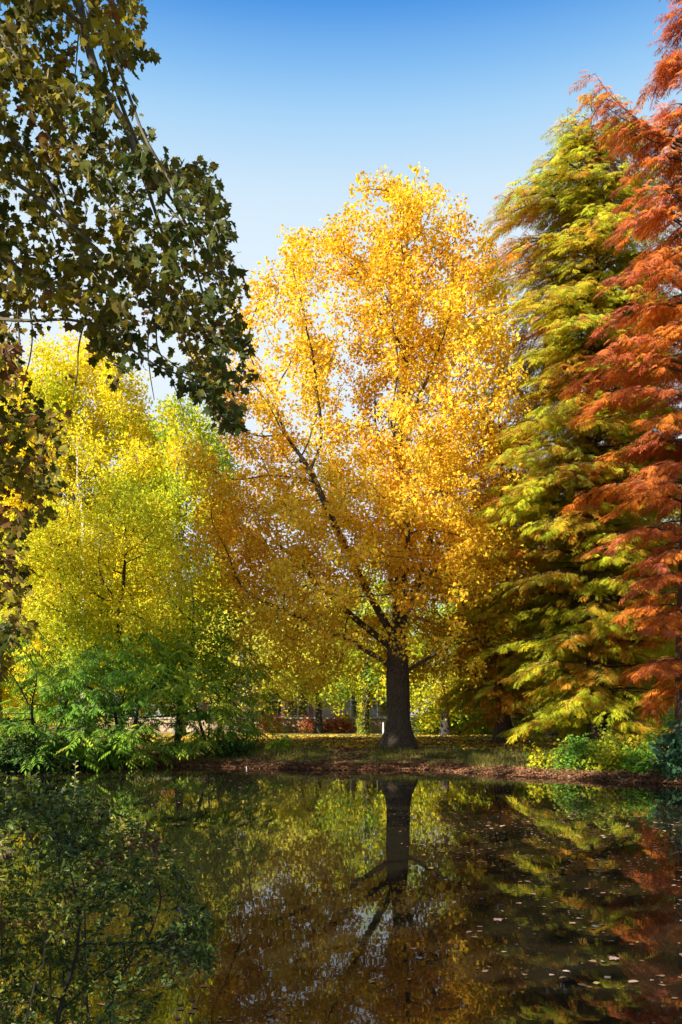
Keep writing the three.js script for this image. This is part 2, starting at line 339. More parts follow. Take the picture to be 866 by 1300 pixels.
{
  const xs = [], zs = [], lin = (a, b, s, o) => { for (let x = a; x < b - 1e-6; x += s) o.push(x); };
  for (const e of [-500, -300, -180, -110, -70, -50, -38, -30, -25]) xs.push(e); lin(-21, 22, .34, xs); for (const e of [22, 25, 30, 38, 50, 70, 110, 180, 300, 500]) xs.push(e);
  for (const e of [-600, -350, -200, -130, -95, -80, -72]) zs.push(e); lin(-66, -46, .9, zs); lin(-46, 4, .34, zs); for (const e of [4, 8, 14, 24, 40, 70, 130, 300]) zs.push(e);
  const p = [], c = [], u = [], idx = [];
  for (const z of zs) for (const x of xs) {
    const s = shoreDist(x, z), y = groundY(x, z); p.push(x, y, z); u.push(x, z);
    const mud = [.055, .038, .025], litter = [.10, .055, .03], grass = [.105, .125, .02], gold = [.40, .30, .025];
    const l = sstep(1.2, .3, s + (fbm(x * .7, z * .7, 8) - .5) * 2), g2 = sstep(.42, .62, fbm(x * .35, z * .35, 6));
    const wet = sstep(.5, 0, s + (noise(x * 3, z * 3, 5) - .5) * .4);
    let col = grass.map((v, k) => lerp(v, gold[k], .35 + .5 * g2)); col = col.map((v, k) => lerp(v, litter[k], l * .9)); col = col.map((v, k) => lerp(v, mud[k], wet));
    c.push(...col);
  }
  const w = xs.length; for (let j = 0; j < zs.length - 1; j++) for (let i = 0; i < w - 1; i++) { const a = j * w + i; idx.push(a, a + w, a + 1, a + 1, a + w, a + w + 1); }
  const g = new THREE.BufferGeometry(); g.setAttribute('position', new THREE.Float32BufferAttribute(p, 3)); g.setAttribute('color', new THREE.Float32BufferAttribute(c, 3)); g.setAttribute('uv', new THREE.Float32BufferAttribute(u, 2)); g.setIndex(idx); g.computeVertexNormals();
  const gm = tex(512, 512, (a, b) => { const k = .55 + .3 * tn(a, b, 60, 60, 4) + .35 * tn(a, b, 170, 170, 5) + .2 * (tn(a, b, 14, 14, 6) - .5); return [k, k * (.96 + .08 * tn(a, b, 30, 30, 8)), k * .95]; });
  gm.repeat.set(1 / 4, 1 / 4); const gb = tex(512, 512, (a, b) => { const k = tn(a, b, 60, 60, 4) * .4 + tn(a, b, 150, 150, 5) * .6; return [k, k, k]; }); gb.repeat.set(1 / 4, 1 / 4);
  const m = part('ground', g, new THREE.MeshStandardMaterial({ vertexColors: true, map: gm, bumpMap: gb, bumpScale: .05, roughness: 1 }), scene, 'structure');
  m.userData.label = 'grass lawn and leaf-strewn banks around the pond';
}
{
  const wb = tex(1024, 1024, (a, b) => { const k = .5 + (tn(a, b, 14, 22, 11) - .5) * .5 + (tn(a, b, 34, 60, 12) - .5) * .32 + (tn(a, b, 90, 150, 13) - .5) * .14; return [k, k, k]; });
  wb.repeat.set(1 / 9, 1 / 9);
  const s = new THREE.Shape([[-11.8, -32.6], [-6, -32.4], [4, -30], [8, -26.4], [14.8, -20.5], [17.6, -13], [17.4, -4], [11.5, -.2], [4, -.6], [-1.4, -2.9], [-5.4, -5.4], [-9.6, -11], [-11.6, -20]].map(([x, z]) => new THREE.Vector2(x, -z)));
  const g = new THREE.ShapeGeometry(s); g.rotateX(-Math.PI / 2);
  const m = part('water', g, new THREE.MeshPhysicalMaterial({ color: new THREE.Color().setRGB(.013, .011, .006), roughness: .015, ior: 1.44, bumpMap: wb, bumpScale: .00045 }), scene, 'structure');
  m.userData.label = 'dark still pond water mirroring the trees';
}

// ------------------------------------------------------------------ palettes (base colours, linear)
const PAL = {
  gold: [[.70, .37, .012], [.78, .47, .015], [.82, .55, .02], [.86, .61, .045]],
  yellow: [[.38, .42, .010], [.64, .55, .010], [.80, .60, .012], [.82, .62, .014]],
  yellowGreen: [[.15, .26, .012], [.34, .42, .014], [.60, .56, .015], [.76, .62, .018]],
  green: [[.10, .24, .014], [.18, .36, .016], [.30, .44, .02], [.52, .54, .022]],
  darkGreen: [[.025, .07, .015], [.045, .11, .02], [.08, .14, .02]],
  cypressGreen: [[.60, .36, .015], [.50, .47, .015], [.38, .46, .018], [.64, .58, .02]],
  cypressRust: [[.26, .31, .02], [.44, .35, .02], [.56, .29, .02], [.58, .23, .02]],
  red: [[.58, .20, .03], [.54, .15, .045], [.50, .13, .055], [.42, .11, .045]],
  orange: [[.66, .20, .015], [.66, .24, .02], [.58, .17, .02], [.50, .13, .025]],
  plane: [[.05, .07, .010], [.085, .095, .012], [.14, .105, .014], [.34, .29, .02], [.16, .07, .016]],
  pale: [[.40, .44, .04], [.58, .54, .05], [.72, .62, .06], [.56, .52, .07]],
  brown: [[.14, .07, .03], [.22, .11, .05], [.32, .18, .08], [.24, .10, .04]],
};

// ------------------------------------------------------------------ the golden tree on the bank
const clGold = [1, 2, 3].map(s => clumpGeo(s, 18, .36, .125, .088));
{
  const b = onGround(2.12, -33), at = V(b.x, b.y - .12, b.z);
  const prof = [[2.6, 4.2, 3.4, 3.4], [3.6, 6.8, 4.8, 5], [6, 7.4, 5.1, 5.8], [9, 7.6, 4.7, 5.8], [13, 7.5, 4.5, 5.2], [15.4, 6.9, 4.3, 4.6], [17.2, 5.4, 4.0, 3.8], [18.6, 3.7, 3.2, 3], [19.8, 2.4, 2.2, 2], [21, 1.4, 1.0, 1]];
  broadleaf({ name: 'golden_tree', label: 'tall golden-orange broadleaf tree standing alone on the far bank, thick dark trunk', at, seed: 6, n: 3000, prof, baseR: .43, tipR: .010, barkMat: M.barkOak,
    trunk: curve([[0, 0, 0], [0, 2, 0], [-.02, 4, 0], [.02, 5.2, 0], [.1, 7, .1], [.05, 9.5, .05], [-.05, 12, 0]], 30),
    extraRoots: [curve([[0, 2.9, 0], [.7, 3.2, .3], [1.8, 3.9, .6], [4.0, 4.3, .9]], 9, 1), curve([[0, 3.0, 0], [-.8, 3.5, .3], [-2.4, 4.4, .7], [-5.6, 5.7, .9]], 14, 1), curve([[0, 4.0, 0], [-.5, 4.8, .2], [-1.2, 6, .4], [-2.2, 8, .5], [-3.3, 10.5, .3]], 16, 1), curve([[0, 4.4, 0], [.5, 5.5, -.1], [1.1, 7.5, -.2], [1.9, 10, -.1]], 14, 1), curve([[0, 4.2, 0], [-.1, 5, 1], [.2, 6.6, 2.2], [.1, 8.5, 3]], 12, 1), curve([[0, 4.6, 0], [0, 5.6, -.9], [-.3, 7.4, -2.2]], 10, 1), curve([[0, 3.6, 0], [-.6, 4.2, -.4], [-2.2, 5.6, -1.2], [-4, 7.6, -1.4]], 12, 1), curve([[0, 5.4, 0], [.8, 6.2, .5], [2.4, 7.6, .9], [3.6, 9, 1]], 12, 1)],
    pal: PAL.gold, clumps: clGold, per: 3.3, spread: .5, leafR: .026, minR: .005, skip: p => (p.y < 5.8 && Math.hypot(p.x, p.z - 1.5) < 2.8 - p.y * .1) || (p.y < 6 && hash(p.x * 97 | 0, p.y * 97 | 0, p.z * 97 | 0) < .4), kill: .5, step: .33, flareAmt: .8, gap: .43, shell: .55 });
}
// ------------------------------------------------------------------ yellow and green trees on the left bank
const clYellow = [11, 12].map(s => clumpGeo(s, 22, .42, .125, .085)), clPin = [21, 22].map(s => pinnateGeo(s));
{
  const G = (x, z) => { const p = onGround(x, z); p.y -= .1; return p; };
  const P1 = px(100, 900, 60), P2 = px(10, 900, 62), P3 = px(228, 900, 55);
  broadleaf({ name: 'yellow_tree', label: 'bright yellow tree with the widest crown, left of the golden tree', at: G(P1.x, P1.z), seed: 15, n: 1500, prof: [[3.4, 4.3, 4.3, 4], [8, 6.7, 6.5, 5.6], [15, 7, 6.7, 5.8], [21.6, 5.8, 5.9, 5], [24.8, 3.6, 3.8, 3], [26.4, 1, 1, 1]], baseR: .36, trunk: line(V(), V(.3, 12, 0), 26, .1, 8), pal: PAL.yellow, clumps: clYellow, per: 4.2, spread: .8, kill: .8, size: 1.75 });
  broadleaf({ name: 'yellow_tree', label: 'yellow tree behind the hanging plane twigs at the pond corner', at: G(P2.x - .6, P2.z), seed: 16, n: 1300, prof: [[3, 4, 4, 3.8], [9, 6, 6, 5.4], [17, 6.2, 6, 5.4], [23.5, 4, 4.2, 3.6], [26.6, 1, 1, 1]], baseR: .34, trunk: line(V(), V(-.2, 12, 0), 26, .1, 9), pal: PAL.yellow, clumps: clYellow, per: 4.2, spread: .8, kill: .8, size: 1.75 });
  broadleaf({ name: 'yellow_tree', label: 'slender yellow-green tree touching the golden tree\'s crown', at: G(P3.x, P3.z), seed: 17, n: 1000, prof: [[3.6, 2.9, 2.9, 2.6], [8.5, 4.1, 3.7, 3.4], [14.5, 4.3, 3.9, 3.4], [18, 3.2, 3.2, 2.8], [20.6, .9, .9, .9]], baseR: .26, trunk: line(V(), V(.2, 10, 0), 22, .12, 10), pal: [PAL.yellowGreen[1], PAL.yellow[0], PAL.yellow[1], PAL.yellow[2]], clumps: clYellow, per: 4.2, spread: .75, kill: .72, size: 1.55 });
  const mid = [[84, 33.5, 9.6, 31], [158, 33, 10.2, 32], [222, 33, 7.0, 33]];
  const lab = ['yellow-green tree with one dark bent stem beside the pale birch', 'yellow-green tree with forked dark stem in the bank thicket', 'green-leaved tree with leaning dark stem next to the golden tree'];
  mid.forEach(([x, d, h, s], k) => { const p = px(x, 900, d); broadleaf({ name: 'green_tree', label: lab[k], at: G(p.x, p.z), seed: s, n: 800, prof: [[2.6, 1.8, 1.8, 1.6], [5, 2.5, 2.4, 2.2], [h * .75, 2.6, 2.4, 2.2], [h, 1, 1, 1]], baseR: .13, tipR: .010, barkMat: M.barkDark, trunk: line(V(), V((k - .8) * .5, h * .6, .1), 16, .16, s), pal: k === 2 ? PAL.yellowGreen : PAL.yellowGreen.slice(1), clumps: clYellow, per: 2.6, spread: .55, kill: .55, palScale: .3 }); });
  const bp = px(106, 900, 36.5);
  broadleaf({ name: 'birch_tree', label: 'thin pale-barked birch among the yellow trees', at: G(bp.x, bp.z), seed: 41, n: 160, prof: [[8, 1, 1, 1], [11, 1.6, 1.6, 1.5], [14, .7, .7, .7]], baseR: .11, barkMat: M.barkBirch, trunk: line(V(), V(0, 9.5, 0), 20, .04, 11), pal: PAL.yellow, clumps: clYellow, per: 1.6, spread: .35 });
  // layered green sprays over the water
  const low = [[40, 27.5, 5.4, 51, 3.6, 'wide green bushy tree with layered feather leaves at the pond corner'], [150, 29.2, 5.0, 52, 3.4, 'green bushy tree with feather leaves overhanging the water, right of the widest one'], [262, 31.8, 4.6, 53, 2.6, 'darker green bushy tree with feather leaves, nearest the golden tree']];
  for (const [x, d, h, s, R, l] of low) {
    const p = px(x, 940, d), at = onGround(p.x, p.z - 1.2); at.y = Math.max(at.y, .05) - .1; const o = thing('pinnate_tree', l, 'tree', at), r = rng(s);
    const trg = crownTargets([[.5, R * .8, R * .8, R * .8], [1.6, R, R, R], [h * .7, R * .85, R * .85, R * .8], [h, .8, .8, .8]], 620, s, { gap: .43, shell: .55, scale: .7 });
    const sk = thicken(grow({ roots: [line(V(), V(-.4, 2.2, .2), 7, .1, s), line(V(.15, 0, 0), V(.6, 2.4, -.2), 7, .1, s + 1), line(V(-.1, 0, .1), V(.1, 2, .8), 7, .1, s + 2)], targets: trg, step: .3, kill: .42, seed: s }), .075, .006);
    part('trunk', wood(sk, { minR: .007 }), M.barkDark, o);
    const ins = [new Inst(), new Inst()];
    for (let k = 0; k < sk.P.length; k++) if (sk.rad[k] < .018) for (let m = 0; m < 2; m++) {
      const q = sk.P[k], a = r() * 6.28, out = V(q.x, 0, q.z).normalize().multiplyScalar(.7).add(V(Math.cos(a), 0, Math.sin(a))); out.y = .12 - r() * .5;
      ins[k % 2].add(q, out, V(0, 1, 0).add(rdir(r).multiplyScalar(.25)), .75 + r() * .6, pick(s === 53 ? PAL.green.slice(0, 3) : PAL.green, fbm(q.x * .5 + s, q.y * .5, q.z * .5), r, .3));
    }
    ins.forEach((i, k) => i.build('crown', clPin[k], M.leaf, o));
  }
}
// ------------------------------------------------------------------ cypresses on the right
const clFeather = [61, 62, 63].map(s => featherGeo(s));
function cypress({ name, label, at, H, trunkR, prof, h0, seed, pal, tiers, arms, dens = 1, lean = V(), extra = [], palScale = .5, droop = .5, size = 1, reach = [.55, 1.05] }) {
  const r = rng(seed), o = thing(name, label, 'tree', at), g = new Geo(), ins = clFeather.map(() => new Inst());
  const T = t => V(lean.x * t * t + .12 * Math.sin(t * 9 + seed), t * H, lean.z * t * t + .12 * Math.cos(t * 7));
  const pts = [], rs = []; for (let k = 0; k <= 46; k++) { const t = k / 46; pts.push(T(t)); rs.push(Math.max(.012, trunkR * Math.pow(1 - t, .85))); }
  g.tube(pts, rs, 16, (a, p) => 1 + (sstep(1.6, 0, p.y) ** 1.5) * .8 * (.5 + .5 * Math.abs(Math.sin(a * 3.5 + seed))) + .09 * Math.sin(a * 7 + seed));
  const put = (p, d, cn) => { const up = V(0, 1, 0).add(rdir(r).multiplyScalar(.45)); ins[Math.floor(r() * 3)].add(p, d, up, size * (.7 + r() * .6), pick(pal(p), cn, r, .2)); };
  function branch(h, az, L, rise, th, droopB = droop) {
    const b0 = T(h / H), D = V(Math.cos(az), 0, Math.sin(az)), n = Math.max(5, Math.round(L / .28)), bp = [], br = [];
    const sw = (r() - .5) * .5, S = V(-D.z, 0, D.x);
    for (let k = 0; k <= n; k++) { const t = k / n; bp.push(b0.clone().addScaledVector(D, L * t).addScaledVector(S, sw * L * .4 * t * t + (r() - .5) * .06).add(V(0, L * (rise * t - (rise + droopB * .35) * t * t * t) + (r() - .5) * .05, 0))); br.push(Math.max(.005, th * (1 - t * .92))); }
    g.tube(bp, br, th > .05 ? 6 : 4);
    const cn = noise(h * palScale * 1.3 + seed, az * 1.2, seed);
    for (let k = 1; k <= n; k++) {
      const t = k / n, p = bp[k]; if (t < .16) continue;
      // side shoots in the plane of the branch
      for (const s of [-1, 1]) {
        if (r() > .92) continue;
        const l2 = L * .34 * (1 - t * .65) * (.6 + r() * .6) + .15, d2 = S.clone().multiplyScalar(s).addScaledVector(D, .5 + r() * .6).normalize(), m = Math.max(1, Math.round(l2 / .26 * dens));
        const e = p.clone().addScaledVector(d2, l2).add(V(0, -l2 * droop * .5, 0));
        if (l2 > .45) g.tube([p, p.clone().lerp(e, .5).add(V(0, l2 * .08, 0)), e], [.011, .008, .004], 3);
        for (let q = 0; q < m; q++) { const f = (q + .3 + r() * .5) / m, pp = p.clone().lerp(e, f).add(rdir(r).multiplyScalar(.07)); const dd = d2.clone().multiplyScalar(.6 + r() * .4).addScaledVector(D, (r() - .1) * .9).add(V(0, -.1 - r() * droop, 0)); put(pp, dd, cn * .35 + .65 * fbm(pp.x * palScale * 2 + seed, pp.y * palScale * 2, pp.z * palScale * 2)); }
      }
      if (r() < .9 * dens) put(p.clone().add(rdir(r).multiplyScalar(.08)), D.clone().add(rdir(r).multiplyScalar(.6)).add(V(0, -droop * .5, 0)), cn);
    }
  }
  for (let k = 0; k < tiers; k++) {
    const t = (k + r() * .8) / tiers, h = lerp(h0, H * .985, t), [L, R, D] = profileAt(prof, h), a0 = r() * 6.28;
    for (let q = 0; q < arms; q++) {
      const az = a0 + q / arms * 6.2832 + (r() - .5) * .9, c = Math.cos(az), len = Math.hypot(c * (c < 0 ? L : R), Math.sin(az) * D) * lerp(reach[0], reach[1], r());
      if (len < .25) continue; branch(h + (r() - .5) * 1.3, az, len, lerp(.12, .45, t) + (r() - .5) * .15, Math.min(trunkR * .3, .015 + len * .013));
    }
  }
  for (const e of extra) branch(...e);
  COUNT[name] = (COUNT[name] || 0) + ins.reduce((a, i) => a + i.m.length, 0);
  part('trunk', g.build(false), M.barkCypress, o);
  ins.forEach((i, k) => i.build('crown', clFeather[k], M.needle, o));
  return o;
}
{
  const gp = (x, d) => { const p = px(x, 900, d), q = onGround(p.x, -d); q.y -= .1; return q; };
  cypress({ name: 'cypress_tree', label: 'yellow-green cypress with feathery crown between the golden and the red tree', at: gp(754, 30.5), H: 21.9, trunkR: .28, h0: 1.0, seed: 71, tiers: 62, arms: 7, dens: 1.6,
    prof: [[.9, 2.6, 2.6, 2.4], [4, 3.6, 3.4, 3.0], [8.5, 4.1, 3.8, 3.4], [12, 4.5, 3.8, 3.4], [16, 4.0, 3.4, 3.0], [18.4, 3.2, 2.8, 2.5], [20.4, 2.0, 2.2, 1.9], [21.9, .9, .9, .9]],
    pal: p => noise(p.x * .8 + 3, p.y * .7, p.z * .8) * .7 + .3 * hash(p.x * 50 | 0, p.y * 50 | 0, p.z * 50 | 0) > .44 ? PAL.cypressGreen : PAL.cypressRust, droop: .34, size: .68, palScale: .9, reach: [.4, 1.14] });
  cypress({ name: 'cypress_tree', label: 'rust and green cypress with dark buttressed trunk right of the golden tree', at: gp(640, 36.5), H: 13.5, trunkR: .32, h0: 1.6, seed: 72, tiers: 20, arms: 6, dens: 1.1, lean: V(.5, 0, 0),
    prof: [[2, 2.2, 2.6, 2.4], [5, 3.0, 3.4, 3], [9, 2.4, 2.8, 2.6], [13.5, .6, .6, .6]], pal: () => PAL.cypressRust, droop: .8 });
  cypress({ name: 'red_cypress', label: 'tall orange-red cypress in feathery tiers, its top rising out of view', at: gp(875, 26.5), H: 24.5, trunkR: .33, h0: 1.7, seed: 73, tiers: 27, arms: 7, dens: 1.7, palScale: .7, droop: .42, reach: [.42, 1.08], size: .68,
    prof: [[1.2, 2.0, 2.6, 2.2], [2.4, 2.2, 3, 2.6], [4.5, 3.3, 3.4, 3], [8, 3.0, 3.2, 3], [12, 3.2, 3.2, 3], [15.6, 3.0, 2.9, 2.8], [17, 2.2, 2.4, 2.3], [18.2, 1.4, 2, 1.8], [20, 1.0, 1.5, 1.4], [21.6, .65, 1.1, 1], [24.5, .2, .2, .2]],
    pal: p => noise(p.x * .35 + 7, p.y * .22 + 2, p.z * .35) + .3 * hash(p.x * 40 | 0, p.y * 40 | 0, p.z * 40 | 0) > .62 ? PAL.orange : PAL.red, extra: [[18.4, Math.PI * .97, 2.9, .25, .06, -1.7], [18.1, Math.PI * .92, 1.9, .2, .05, -.6], [18.5, Math.PI * 1.01, 2.7, .25, .05, -1.55], [18.3, Math.PI * .95, 2.5, .22, .05, -1.4]] });
  cypress({ name: 'cypress_tree', label: 'rust cypress behind the red tree, straight dark trunk bare at its foot', at: gp(806, 35), H: 15, trunkR: .2, h0: 2.2, seed: 74, tiers: 20, arms: 6, prof: [[2.5, 2.2, 2.4, 2.4], [6, 2.8, 3, 2.8], [11, 2.2, 2.2, 2.2], [15, .5, .5, .5]], pal: () => PAL.cypressRust, droop: .7 });
}
// ------------------------------------------------------------------ trees behind the lawn
const clBack = [81, 82].map(s => clumpGeo(s, 26, .55, .17, .125));
{
  const list = [ // px x, depth, height, radius, low edge, palette, label
    [318, 52, 9, 3.5, 1.9, 'pale', 'pale yellow-green maple before the terrace, left of the ivy-wrapped trunk'],
    [405, 54, 9.3, 3.6, 2.0, 'pale', 'pale yellow maple hanging low over the terrace railing'],
    [462, 50, 10, 3.0, 2.0, 'yellowGreen', 'yellow-green tree with ivy-wrapped trunk behind the golden tree'],
    [566, 47, 9.5, 3.4, 1.0, 'yellowGreen', 'bushy yellow-green tree right of the golden trunk'],
    [622, 52, 10.5, 3.4, 1.2, 'green', 'mid green tree behind the buttressed cypress trunk'],
    [700, 46, 10, 3.4, 1.6, 'yellowGreen', 'yellow-green tree behind the feathery cypress'],
    [835, 45, 12, 4, 1.2, 'green', 'green tree behind the red cypress'],
    [745, 56, 15, 4.5, 1.5, 'yellow', 'tall yellow tree behind the cypresses'],
    [285, 73, 15, 5, 1.5, 'yellowGreen', 'tall yellow-green tree behind the pavilion roof, nearest the slender yellow-green tree'],
    [375, 75, 14.5, 5, 1.5, 'pale', 'tall pale yellow tree rising behind the pavilion roof'],
    [470, 73, 14, 4.6, 1.5, 'yellowGreen', 'tall yellow-green tree behind the pavilion and the ivy-wrapped trunk'],
    [40, 66, 14, 5, 1.2, 'yellowGreen', 'yellow-green tree far behind the pond corner thicket'],
    [165, 68, 13, 5, 1.6, 'yellow', 'yellow tree far behind the layered green leaves'],
    [850, 54, 16, 4.5, 1.5, 'yellow', 'tall yellow tree glowing through the red cypress tiers'],
  ];
  list.forEach(([x, d, h, R, lo, pal, label], k) => { const p = px(x, 900, d), at = onGround(p.x, p.z); at.y -= .1; const made = broadleaf({ name: 'maple_tree', label, at, seed: 100 + k, n: 520, prof: [[lo, R * .6, R * .6, R * .6], [lo + 1.2, R, R, R], [h * .7, R * .85, R * .85, R * .85], [h, .7, .7, .7]], baseR: .2, barkMat: M.barkDark, trunk: line(V(), V(.1, h * .5, 0), 12, .1, 100 + k), pal: PAL[pal], clumps: clBack, per: 2.2, spread: .7, kill: .75, step: .45, minR: .016 });
    if (label.includes('with ivy-wrapped')) { const rr = rng(777), iv = new Inst(); for (let q = 0; q < 260; q++) { const a = rr() * 6.28, y = .1 + rr() * 3.2, R2 = .24 + rr() * .1; iv.add(V(Math.cos(a) * R2, y, Math.sin(a) * R2), V(Math.cos(a), .4, Math.sin(a)), rdir(rr), .28 + rr() * .15, pick([[.22, .30, .015], [.42, .44, .02], [.60, .54, .025]], rr(), rr)); } iv.build('ivy', clBack[0], M.leaf, made.o); } });
  // far belt of trees beyond the building
  const r = rng(900); const far = [];
  for (let k = 0; k < 17; k++) far.push([-40 + k * 5.6 + (r() - .5) * 2.5, -76 - r() * 22]);
  const w = ['dark green', 'yellow', 'mid green', 'golden', 'olive'], pl = [PAL.darkGreen, PAL.yellow, PAL.green, PAL.gold, PAL.yellowGreen];
  far.forEach(([x, z], k) => { const c = Math.floor(r() * 5), h = 9 + r() * 4, at = onGround(x, z); at.y -= .1; broadleaf({ name: 'far_tree', label: w[c] + ' tree in the far belt beyond the terrace building', group: 'far belt, ' + w[c] + ' trees', at, seed: 200 + k, n: 260, prof: [[.6, 2.6, 2.6, 2.6], [3, 4.2, 4.2, 4], [h * .7, 3.8, 3.8, 3.6], [h, 1, 1, 1]], baseR: .22, trunk: line(V(), V(0, h * .45, 0), 8, .1, k + 1), pal: pl[c], clumps: clBack, size: 1.9, per: 2.2, spread: 1, kill: 1.4, step: .8, minR: .03 }); });
}
// ------------------------------------------------------------------ building and terrace
{
  const D = 58, gx = x => (x - CX) / F * D, stone = new THREE.MeshStandardMaterial({ color: new THREE.Color().setRGB(.42, .33, .24), roughness: .95, map: tex(512, 256, (u, v) => { const k = .6 + .5 * tn(u, v, 26, 18, 31) * .8 + .2 * tn(u, v, 90, 60, 32); return [k, k * .97, k * .93]; }), bumpMap: barkBump, bumpScale: .02 });
  const white = new THREE.MeshStandardMaterial({ color: new THREE.Color().setRGB(.55, .54, .51), roughness: .6 }), render_ = new THREE.MeshStandardMaterial({ color: new THREE.Color().setRGB(.42, .34, .28), roughness: .9 }), brick = new THREE.MeshStandardMaterial({ color: new THREE.Color().setRGB(.30, .12, .08), roughness: .9 }), metal = new THREE.MeshStandardMaterial({ color: new THREE.Color().setRGB(.22, .27, .26), roughness: .5, metalness: .4 });
  const glass = new THREE.MeshPhysicalMaterial({ color: 0xffffff, transmission: 1, thickness: 0, roughness: .02, ior: 1.5, side: THREE.DoubleSide });
  const tw = thing('terrace_wall', 'low sunlit stone retaining wall along the far edge of the lawn', 'wall', V(0, .4, -D));
  const wg = new Geo(), r = rng(44), H = 1.16; let x = gx(150);
  part('core', new Geo().box(gx(150), 0, -.5, gx(690), H - .06, -.06).build(false), stone, tw);
  for (let row = 0; row < 4; row++) { x = gx(150) - r() * .3; while (x < gx(690)) { const w = .35 + r() * .5, k = .8 + r() * .5; wg.col = [k, k * (.9 + r() * .12), k * (.82 + r() * .2)]; wg.box(x, row * .27, -.06, x + w - .025, row * .27 + .25, .02 + r() * .04); x += w; } }
  const sm = stone.clone(); sm.vertexColors = true; part('stonework', wg.build(), sm, tw, 'stuff');
  part('coping', new Geo().box(gx(150) - .05, H - .05, -.56, gx(690) + .05, H + .05, .1).build(false), render_, tw);
  const rl = thing('railing', 'thin metal railing on top of the terrace wall', 'railing', V(0, .4 + H + .05, -D - .25));
  part('rail', new Geo().box(gx(150), .78, -.03, gx(690), .83, .03).build(false), metal, rl); part('rail', new Geo().box(gx(150), .10, -.02, gx(690), .14, .02).build(false), metal, rl);
  for (let q = gx(150); q < gx(690); q += 1.3) part('post', new Geo().box(q - .025, 0, -.03, q + .025, .78, .022).build(false), metal, rl);
  const B = thing('pavilion', 'low building with white-framed windows behind the terrace railing', 'building', V(0, 1.35, -D - 5.5));
  const x0 = gx(235), x1 = gx(505);
  part('terrace_floor', new Geo().box(x0 - 2, -.6, -6, x1 + 4, .15, 4.9).build(false), stone, B);
  part('wall', new Geo().box(x0, .15, -5.5, x1, 3.6, -5.2).build(false), render_, B); part('wall', new Geo().box(x0, .15, -5.2, x0 + .3, 3.6, 0).build(false), render_, B); part('wall', new Geo().box(x1 - .3, .15, -5.2, x1, 3.6, 0).build(false), render_, B);
  part('roof', new Geo().box(x0 - .6, 3.6, -6, x1 + .6, 3.95, 1.2).build(false), brick, B);
  part('lintel', new Geo().box(x0 + .3, 2.9, -.3, x1 - .3, 3.6, 0).build(false), render_, B);
  for (let q = x0 + .3; q < x1 - 1.6; q += 1.9) {
    part('pillar', new Geo().box(q, .15, -.32, q + .3, 2.9, .02).build(false), brick, B);
    if (Math.round((q - x0) / 1.9) % 3 === 1) { part('wall', new Geo().box(q + .3, .15, -.26, q + 1.9, 2.9, -.04).build(false), render_, B); continue; }
    const f = part('window', new Geo().box(q + .3, .15, -.2, q + .38, 2.9, -.08).box(q + 1.82, .15, -.2, q + 1.9, 2.9, -.08).box(q + .38, 2.8, -.2, q + 1.82, 2.9, -.08).box(q + .38, .15, -.2, q + 1.82, .27, -.08).box(q + 1.06, .27, -.19, q + 1.14, 2.8, -.09).box(q + .38, 1.45, -.185, q + 1.82, 1.52, -.095).build(false), white, B);
    part('pane', new Geo().box(q + .38, .27, -.145, q + 1.06, 1.45, -.135).box(q + 1.14, .27, -.145, q + 1.82, 1.45, -.135).box(q + .38, 1.52, -.145, q + 1.06, 2.8, -.135).box(q + 1.14, 1.52, -.145, q + 1.82, 2.8, -.135).build(false), glass, f);
  }
  const grey = new THREE.MeshStandardMaterial({ color: new THREE.Color().setRGB(.68, .68, .65), roughness: .7 });
  const post = (x, d, h, w, label) => { const p = px(x, 900, d), q = onGround(p.x, p.z); const o = thing('white_post', label, 'post', V(q.x, Math.max(q.y, -.05), q.z)); part('shaft', new Geo().box(-w, 0, -w, w, h, w).build(false), grey, o); part('cap', new THREE.ConeGeometry(w * 1.5, w * 1.6, 4).rotateY(Math.PI / 4).translate(0, h + w * .8, 0), white, o); };
  post(486.5, 46, .75, .03, 'white post standing on the lawn beside the golden tree\'s trunk'); post(313, 29.3, .12, .015, 'short white marker post at the water\'s edge');
}
// ------------------------------------------------------------------ bushes on the banks
const clBush = [91, 92].map(s => clumpGeo(s, 12, .22, .10, .065)), clBroad = [95, 96].map(s => clumpGeo(s, 10, .24, .17, .075));
function bush({ name = 'bank_bush', label, group, x, z, R, h, pal, seed, clumps = clBush, n = 160, per = 2, mat = M.leaf, size = 1 }) {
  const r = rng(seed), at = onGround(x, z); at.y = Math.max(at.y, 0) - .05; const o = thing(name, label, 'bush', at, group), roots = [];
  for (let k = 0; k < 4; k++) { const a = r() * 6.28; roots.push(line(V(Math.cos(a) * .08, 0, Math.sin(a) * .08), V(Math.cos(a) * R * .3, h * .4, Math.sin(a) * R * .3), 4, .05, seed + k)); }
  const sk = thicken(grow({ roots, targets: crownTargets([[.1, R * .8, R * .8, R * .7], [h * .35, R, R, R * .8], [h * .75, R * .75, R * .75, R * .6], [h, .2, .2, .2]], n, seed, { gap: .3, shell: .5, scale: 1 }), step: .16, kill: .26, seed }), .022, .005);
  part('stems', wood(sk, { minR: .005 }), M.barkDark, o); const ins = clumps.map(() => new Inst());
  for (let k = 0; k < sk.P.length; k++) if (sk.rad[k] < .014) for (let m = 0; m < per; m++) { const p = sk.P[k].clone().add(rdir(r).multiplyScalar(.12)); ins[Math.floor(r() * ins.length)].add(p, V(0, 1, 0).add(rdir(r).multiplyScalar(.8)), rdir(r), size * (.7 + r() * .6), pick(pal, fbm(p.x + seed, p.y, p.z), r)); }
  ins.forEach((i, k) => i.build('foliage', clumps[k], mat, o)); return o;
}
